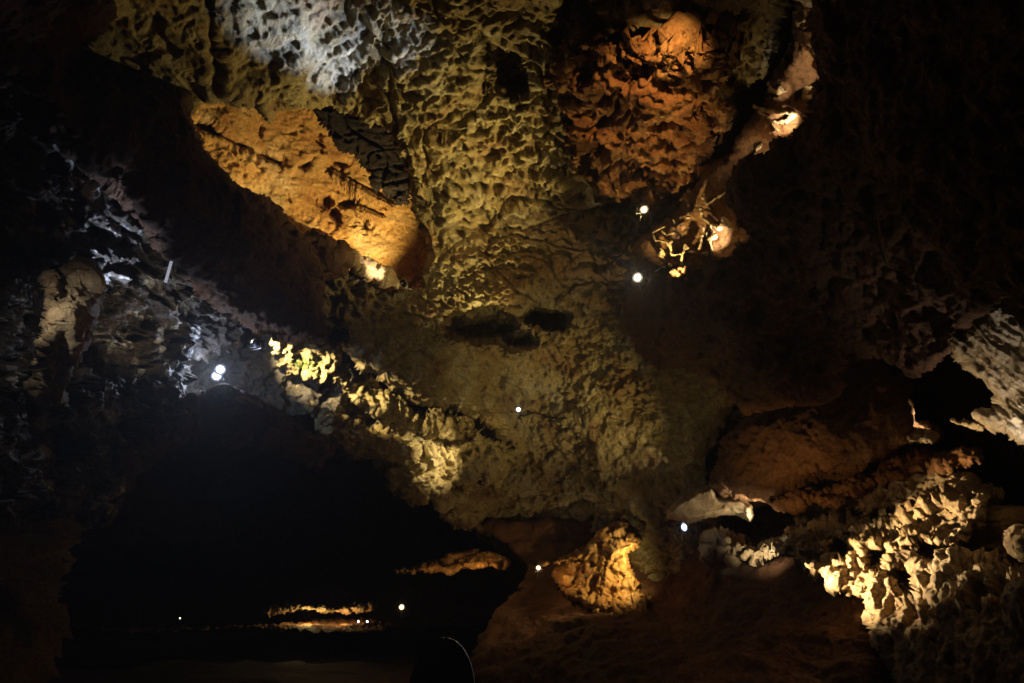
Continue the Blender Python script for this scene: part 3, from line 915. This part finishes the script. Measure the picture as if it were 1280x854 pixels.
fringe([(417, 214), (436, 226), (462, 240), (490, 257)], 21.3, [.75, .85, .6, .3], 44, 'upper fringe of small stalactites in the orange hollow, longer and wider')
fringe([(440, 258), (456, 262), (478, 272)], 20.9, [.5, .55, .25], 18, 'lower fringe of small stalactites in the orange hollow, shorter')
for (u, v, n, L, lab) in [(612, 104, 3, .28, 'little white stalactite cluster in the middle of the pitted ceiling'),
                          (555, 170, 2, .3, 'little white stalactite left of the ceiling middle, above the brown patch'),
                          (677, 58, 2, .2, 'little white stalactite high on the pitted ceiling')]:
    c = cast(u, v, .05)
    V, F = [], []
    for k in range(n):
        p = c + np.array([(k - (n - 1) / 2) * .09, 0, .1])
        LL = L * (1 - .25 * (k % 2))
        V, F = join((V, F), tube([p, p - np.array([0, 0, LL * .4]), p - np.array([0, 0, LL * .8]), p - np.array([0, .0, LL + .08])], [.04, .03, .02, .005], 7))
    tag(mesh_obj('stalactite', V, F, M_TAN), lab, 'stalactite', 'little white stalactites on the pitted ceiling')

# moss in lamp light
M_MOSS = rock('lamp_moss', ((.10, .16, .03), (.20, .30, .07), (.30, .40, .12)), 6, rough=.9)
V, F = [], []
rnd = random.Random(3)
for k in range(170):
    u, v = rnd.gauss(380, 8), rnd.gauss(455, 5)
    c = cast(u, v, 0)
    for j in range(5):
        o_ = len(V)
        a_ = rnd.uniform(0, 6.28)
        dv_ = np.array([math.cos(a_), -abs(math.sin(a_)), rnd.uniform(.1, .9)]) * rnd.uniform(.03, .07)
        sd_ = np.array([-math.sin(a_), math.cos(a_), 0]) * .018
        V += [c - sd_, c + sd_, c + dv_]
        F.append((o_, o_ + 1, o_ + 2))
ms = tag(mesh_obj('moss', V, F, M_MOSS, smooth=False), 'patch of bright green moss growing on the lit upper end of the yellow ledge', 'moss')
ms['kind'] = 'stuff'

# arched board close to the camera
M_BOARD = plain('dark_blue_board', (.006, .010, .022), .8)
M_STUD = plain('orange_brass', (.09, .04, .012), .8, .0)
AB = empty('arched_board', pix(552, 870, 4.0) * np.array([1, 1, 0]) + np.array([0, 0, -.2]))
tag(AB, 'dark blue arched board with a beaded orange rim at the bottom edge', 'board')
base = np.array(AB.location)
cx, cy = pix(552, 854, 4.0)[:2]
top = pix(552, 797, 4.0)[2]
out = []
for k in range(41):
    a_ = math.pi * k / 40
    out.append((-.175 * math.cos(a_), .30 * math.sin(a_) ** .9))
prof = [(-.185, -1.2)] + out + [(.185, -1.2)]
zt = top - .30
V, F = [], []
for yy in (0, .03):
    for (x_, z_) in prof:
        V.append(np.array([cx + x_ + .02 * (z_ > 0) * z_, cy + yy, zt + z_]))
n_ = len(prof)
F.append(tuple(range(n_)))
F.append(tuple(range(2 * n_ - 1, n_ - 1, -1)))
for k in range(n_):
    F.append((k, k + n_, (k + 1) % n_ + n_, (k + 1) % n_))
part('panel', (V, F), M_BOARD, AB, base, False)
path = [np.array([cx + x_ * .95 + .02 * (z_ > 0) * z_, cy - .004, zt + z_ - .012]) for x_, z_ in prof]
acc = []
for a_, b_ in zip(path[:-1], path[1:]):
    L_ = np.linalg.norm(b_ - a_)
    m_ = max(1, int(L_ / .006))
    acc += [a_ + (b_ - a_) * i / m_ for i in range(m_)]
V, F = tube(acc, [(.0015, .005, .006, .005)[i % 4] for i in range(len(acc))], 7)
_nt = M_STUD.node_tree
_nn, _rr = _nt.nodes.new('ShaderNodeTexNoise'), _nt.nodes.new('ShaderNodeValToRGB')
_nn.inputs['Scale'].default_value = 42
_nn.inputs['Detail'].default_value = 0
_tc = _nt.nodes.new('ShaderNodeTexCoord')
_nt.links.new(_tc.outputs['Object'], _nn.inputs['Vector'])
_rr.color_ramp.elements[0].position, _rr.color_ramp.elements[1].position = .46, .56
_rr.color_ramp.elements[0].color, _rr.color_ramp.elements[1].color = (.003, .003, .003, 1), (.045, .018, .005, 1)
_nt.links.new(_nn.outputs['Fac'], _rr.inputs['Fac'])
_nt.links.new(_rr.outputs['Color'], _nt.nodes['Principled BSDF'].inputs['Base Color'])
M_STUD.node_tree.nodes['Principled BSDF'].inputs['Specular IOR Level'].default_value = .05
M_BOARD.node_tree.nodes['Principled BSDF'].inputs['Specular IOR Level'].default_value = .1
part('beaded_rim', (V, F), M_STUD, AB, base)

# ------------------------------------------------------------------ lights
def spot(p, t, W, ang, col, blend=.6, rad=.06):
    l = bpy.data.lights.new('spot_light', 'SPOT')
    l.energy = W
    l.color = col
    l.spot_size = math.radians(ang)
    l.spot_blend = blend
    l.shadow_soft_size = rad
    o = bpy.data.objects.new('spot_light', l)
    COL.objects.link(o)
    o.location = p
    o.rotation_euler = (Vector(t) - Vector(p)).to_track_quat('-Z', 'Y').to_euler()
    return o


def point(p, W, col, rad=.06):
    l = bpy.data.lights.new('point_light', 'POINT')
    l.energy = W
    l.color = col
    l.shadow_soft_size = rad
    o = bpy.data.objects.new('point_light', l)
    COL.objects.link(o)
    o.location = p
    return o


WARM = (1, .56, .18)
GOLD = (1, .72, .28)
HAL = (1, .82, .55)
OLV = (1, .74, .25)
COOL = (.62, .74, 1)
V3 = np.array

# the vault: the central lamp, the two lamps beside the rib, a flood on the floor
spot(pix(648, 506, 23.3), pix(545, 150, 17.6), 3700, 54, OLV, 1, .02)
spot(pix(786, 332, 18.6), pix(520, 190, 18.6), 1250, 80, OLV, .9, .03)
spot(pix(797, 345, 16.7), pix(530, 240, 18.6), 500, 75, OLV, 1, .03)
spot(V3([1.5, 10, .2]), pix(600, 440, 22.5), 480, 44, OLV, 1, .03)
spot(V3([4.2, 9.5, .2]), pix(770, 440, 21.5), 380, 44, OLV, 1, .03)
spot(pix(880, 655, 18.8), pix(670, 470, 23.6), 950, 60, OLV, 1, .03)
spot(pix(797, 340, 16.4), pix(345, 10, 15.4), 13000, 14, (.46, .60, 1), 1, .03)
spot(pix(797, 340, 16.4), pix(418, 84, 16.4), 11000, 11, (.46, .60, 1), 1, .03)
spot(pix(797, 340, 16.4), pix(485, 50, 16.4), 4500, 16, (.50, .64, 1), 1, .03)
spot(pix(890, -20, 13.4), pix(775, 165, 17.6), 950, 54, (1, .55, .18), 1, .02)
# alcove
spot(pix(498, 340, 20.3), pix(380, 210, 22.5), 1150, 125, (1, .74, .28), .6, .03)
point(pix(690, 716, 21.8), 14, WARM, .03)
spot(pix(292, 262, 18.0), pix(340, 200, 22.3), 520, 125, (1, .74, .32), .8, .03)
spot(pix(499, 350, 18.1), pix(462, 334, 18.8), 260, 46, HAL, .8, .02)
# rib
for (u, v, d, W, tu, tv, td, an) in [(1006, 160, 14.5, 620, 968, 147, 15.6, 32), (998, 120, 14.3, 110, 972, 112, 15.3, 20), (1050, 86, 13.6, 300, 1024, 84, 14.8, 38), (1024, 34, 13.3, 25, 1004, 32, 14.6, 24),
                                   (1032, 4, 13.1, 20, 1006, 2, 14.3, 40), (926, 306, 15.2, 800, 880, 290, 16.3, 36), (960, 212, 14.4, 60, 940, 198, 15.5, 50)]:
    spot(pix(u, v, d), pix(tu, tv, td + .5), W, an, HAL, .6, .02)
spot(pix(842, 348, 15.8), pix(850, 280, 16.6), 300, 100, GOLD, .7, .03)
spot(pix(1000, 196, 14.2), pix(920, 225, 16.0), 70, 110, WARM, .9, .03)
spot(pix(1040, 110, 13.7), pix(985, 90, 15.2), 18, 110, WARM, .9, .03)
# left
spot(pix(130, 440, 13.0), pix(66, 220, 13.0), 520, 52, COOL, .9, .03)
spot(pix(165, 410, 13.8), pix(140, 260, 13.7), 240, 70, COOL, .9, .03)
spot(pix(250, 446, 15.0), pix(240, 375, 15.3), 34, 110, COOL, .9, .03)
spot(pix(250, 520, 13.5), pix(190, 400, 15.0), 130, 60, (1, .82, .5), .9, .05)
spot(pix(10, 350, 10.6), pix(75, 400, 11.6), 45, 80, (1, .92, .8), .9, .04)
point(pix(272, 466, 16.5), 90, COOL, .06)
spot(pix(322, 422, 17.2), pix(380, 448, 19.2), 2300, 46, (1, .80, .46), .7, .03)
spot(pix(326, 424, 17.5), pix(490, 510, 21.8), 2400, 28, GOLD, .8, .03)
spot(pix(624, 545, 21.6), pix(545, 574, 22.4), 640, 58, (1, .78, .42), .9, .03)
# right
spot(pix(900, 716, 15.2), pix(1120, 676, 14.8), 4000, 66, (1, .70, .36), .8, .03)
spot(pix(985, 718, 16.3), pix(1040, 690, 15.9), 110, 80, (1, .72, .38), .8, .03)
spot(pix(944, 708, 17.2), pix(955, 680, 18.2), 110, 90, HAL, .8, .03)
spot(pix(966, 660, 18.2), pix(934, 634, 19), 420, 60, HAL, .8, .03)
spot(pix(1282, 590, 12.2), pix(1244, 440, 13.2), 130, 84, (1, .88, .72), .9, .04)
spot(pix(1172, 520, 17.2), pix(1112, 532, 17.7), 110, 90, HAL, .8, .03)
spot(pix(900, 664, 15.2), pix(990, 555, 17.2), 150, 84, WARM, 1, .04)
# lower centre
spot(pix(806, 690, 20.4), pix(755, 712, 21.8), 280, 110, GOLD, .8, .03)
spot(pix(796, 702, 21.2), pix(738, 655, 24.6), 90, 90, GOLD, .9, .03)
point(pix(600, 714, 24.2), 16, WARM, .03)
point(pix(540, 718, 24.2), 10, WARM, .03)
point(pix(385, 769, 37.3), 90, GOLD, .04)
point(pix(430, 774, 36.8), 40, WARM, .05)
# added fill light near the camera, lifts the board rim and dark rock
point(V3([-.6, 1.0, 2.4]), 5, (1, .70, .40), .1)


# air of the cave: faint moisture that catches the lamps
hz = bpy.data.materials.new('cave_air')
hz.use_nodes = True
hz.node_tree.nodes.remove(hz.node_tree.nodes['Principled BSDF'])
pv = hz.node_tree.nodes.new('ShaderNodeVolumePrincipled')
pv.inputs['Color'].default_value = (.9, .9, .95, 1)
pv.inputs['Density'].default_value = .00012
pv.inputs['Anisotropy'].default_value = .55
hz.node_tree.links.new(pv.outputs['Volume'], hz.node_tree.nodes['Material Output'].inputs['Volume'])
hx, hy, hzz = (-60, 60), (-12, 90), (-4, 45)
V = [np.array([x, y, z]) for z in hzz for y in hy for x in hx]
hb = mesh_obj('haze', V, [(0, 2, 3, 1), (4, 5, 7, 6), (0, 1, 5, 4), (2, 6, 7, 3), (0, 4, 6, 2), (1, 3, 7, 5)], hz, smooth=False)
hb['kind'] = 'stuff'
# the lamps also shine towards the visitors
for (u, v, d, W, c) in [(797, 347, 16.7, 9500, HAL), (805, 262, 16.9, 1800, GOLD), (273, 466, 15.7, 26000, COOL), (648, 512, 22.0, 4200, HAL), (855, 659, 19.1, 1600, COOL), (673, 710, 22.3, 800, GOLD), (502, 759, 24.2, 900, GOLD)]:
    spot(pix(u, v, d), CAM, W, 16, c, 1, .05)

w = bpy.data.worlds.new('World')
SC.world = w
w.use_nodes = True
w.node_tree.nodes['Background'].inputs['Color'].default_value = (.25, .2, .8, 1)
w.node_tree.nodes['Background'].inputs['Strength'].default_value = .0012

SC.view_settings.view_transform = 'Standard'
SC.view_settings.look = 'None'
SC.view_settings.exposure = 0
SC.cycles.max_bounces = 5
SC.cycles.diffuse_bounces = 3
SC.cycles.use_denoising = True
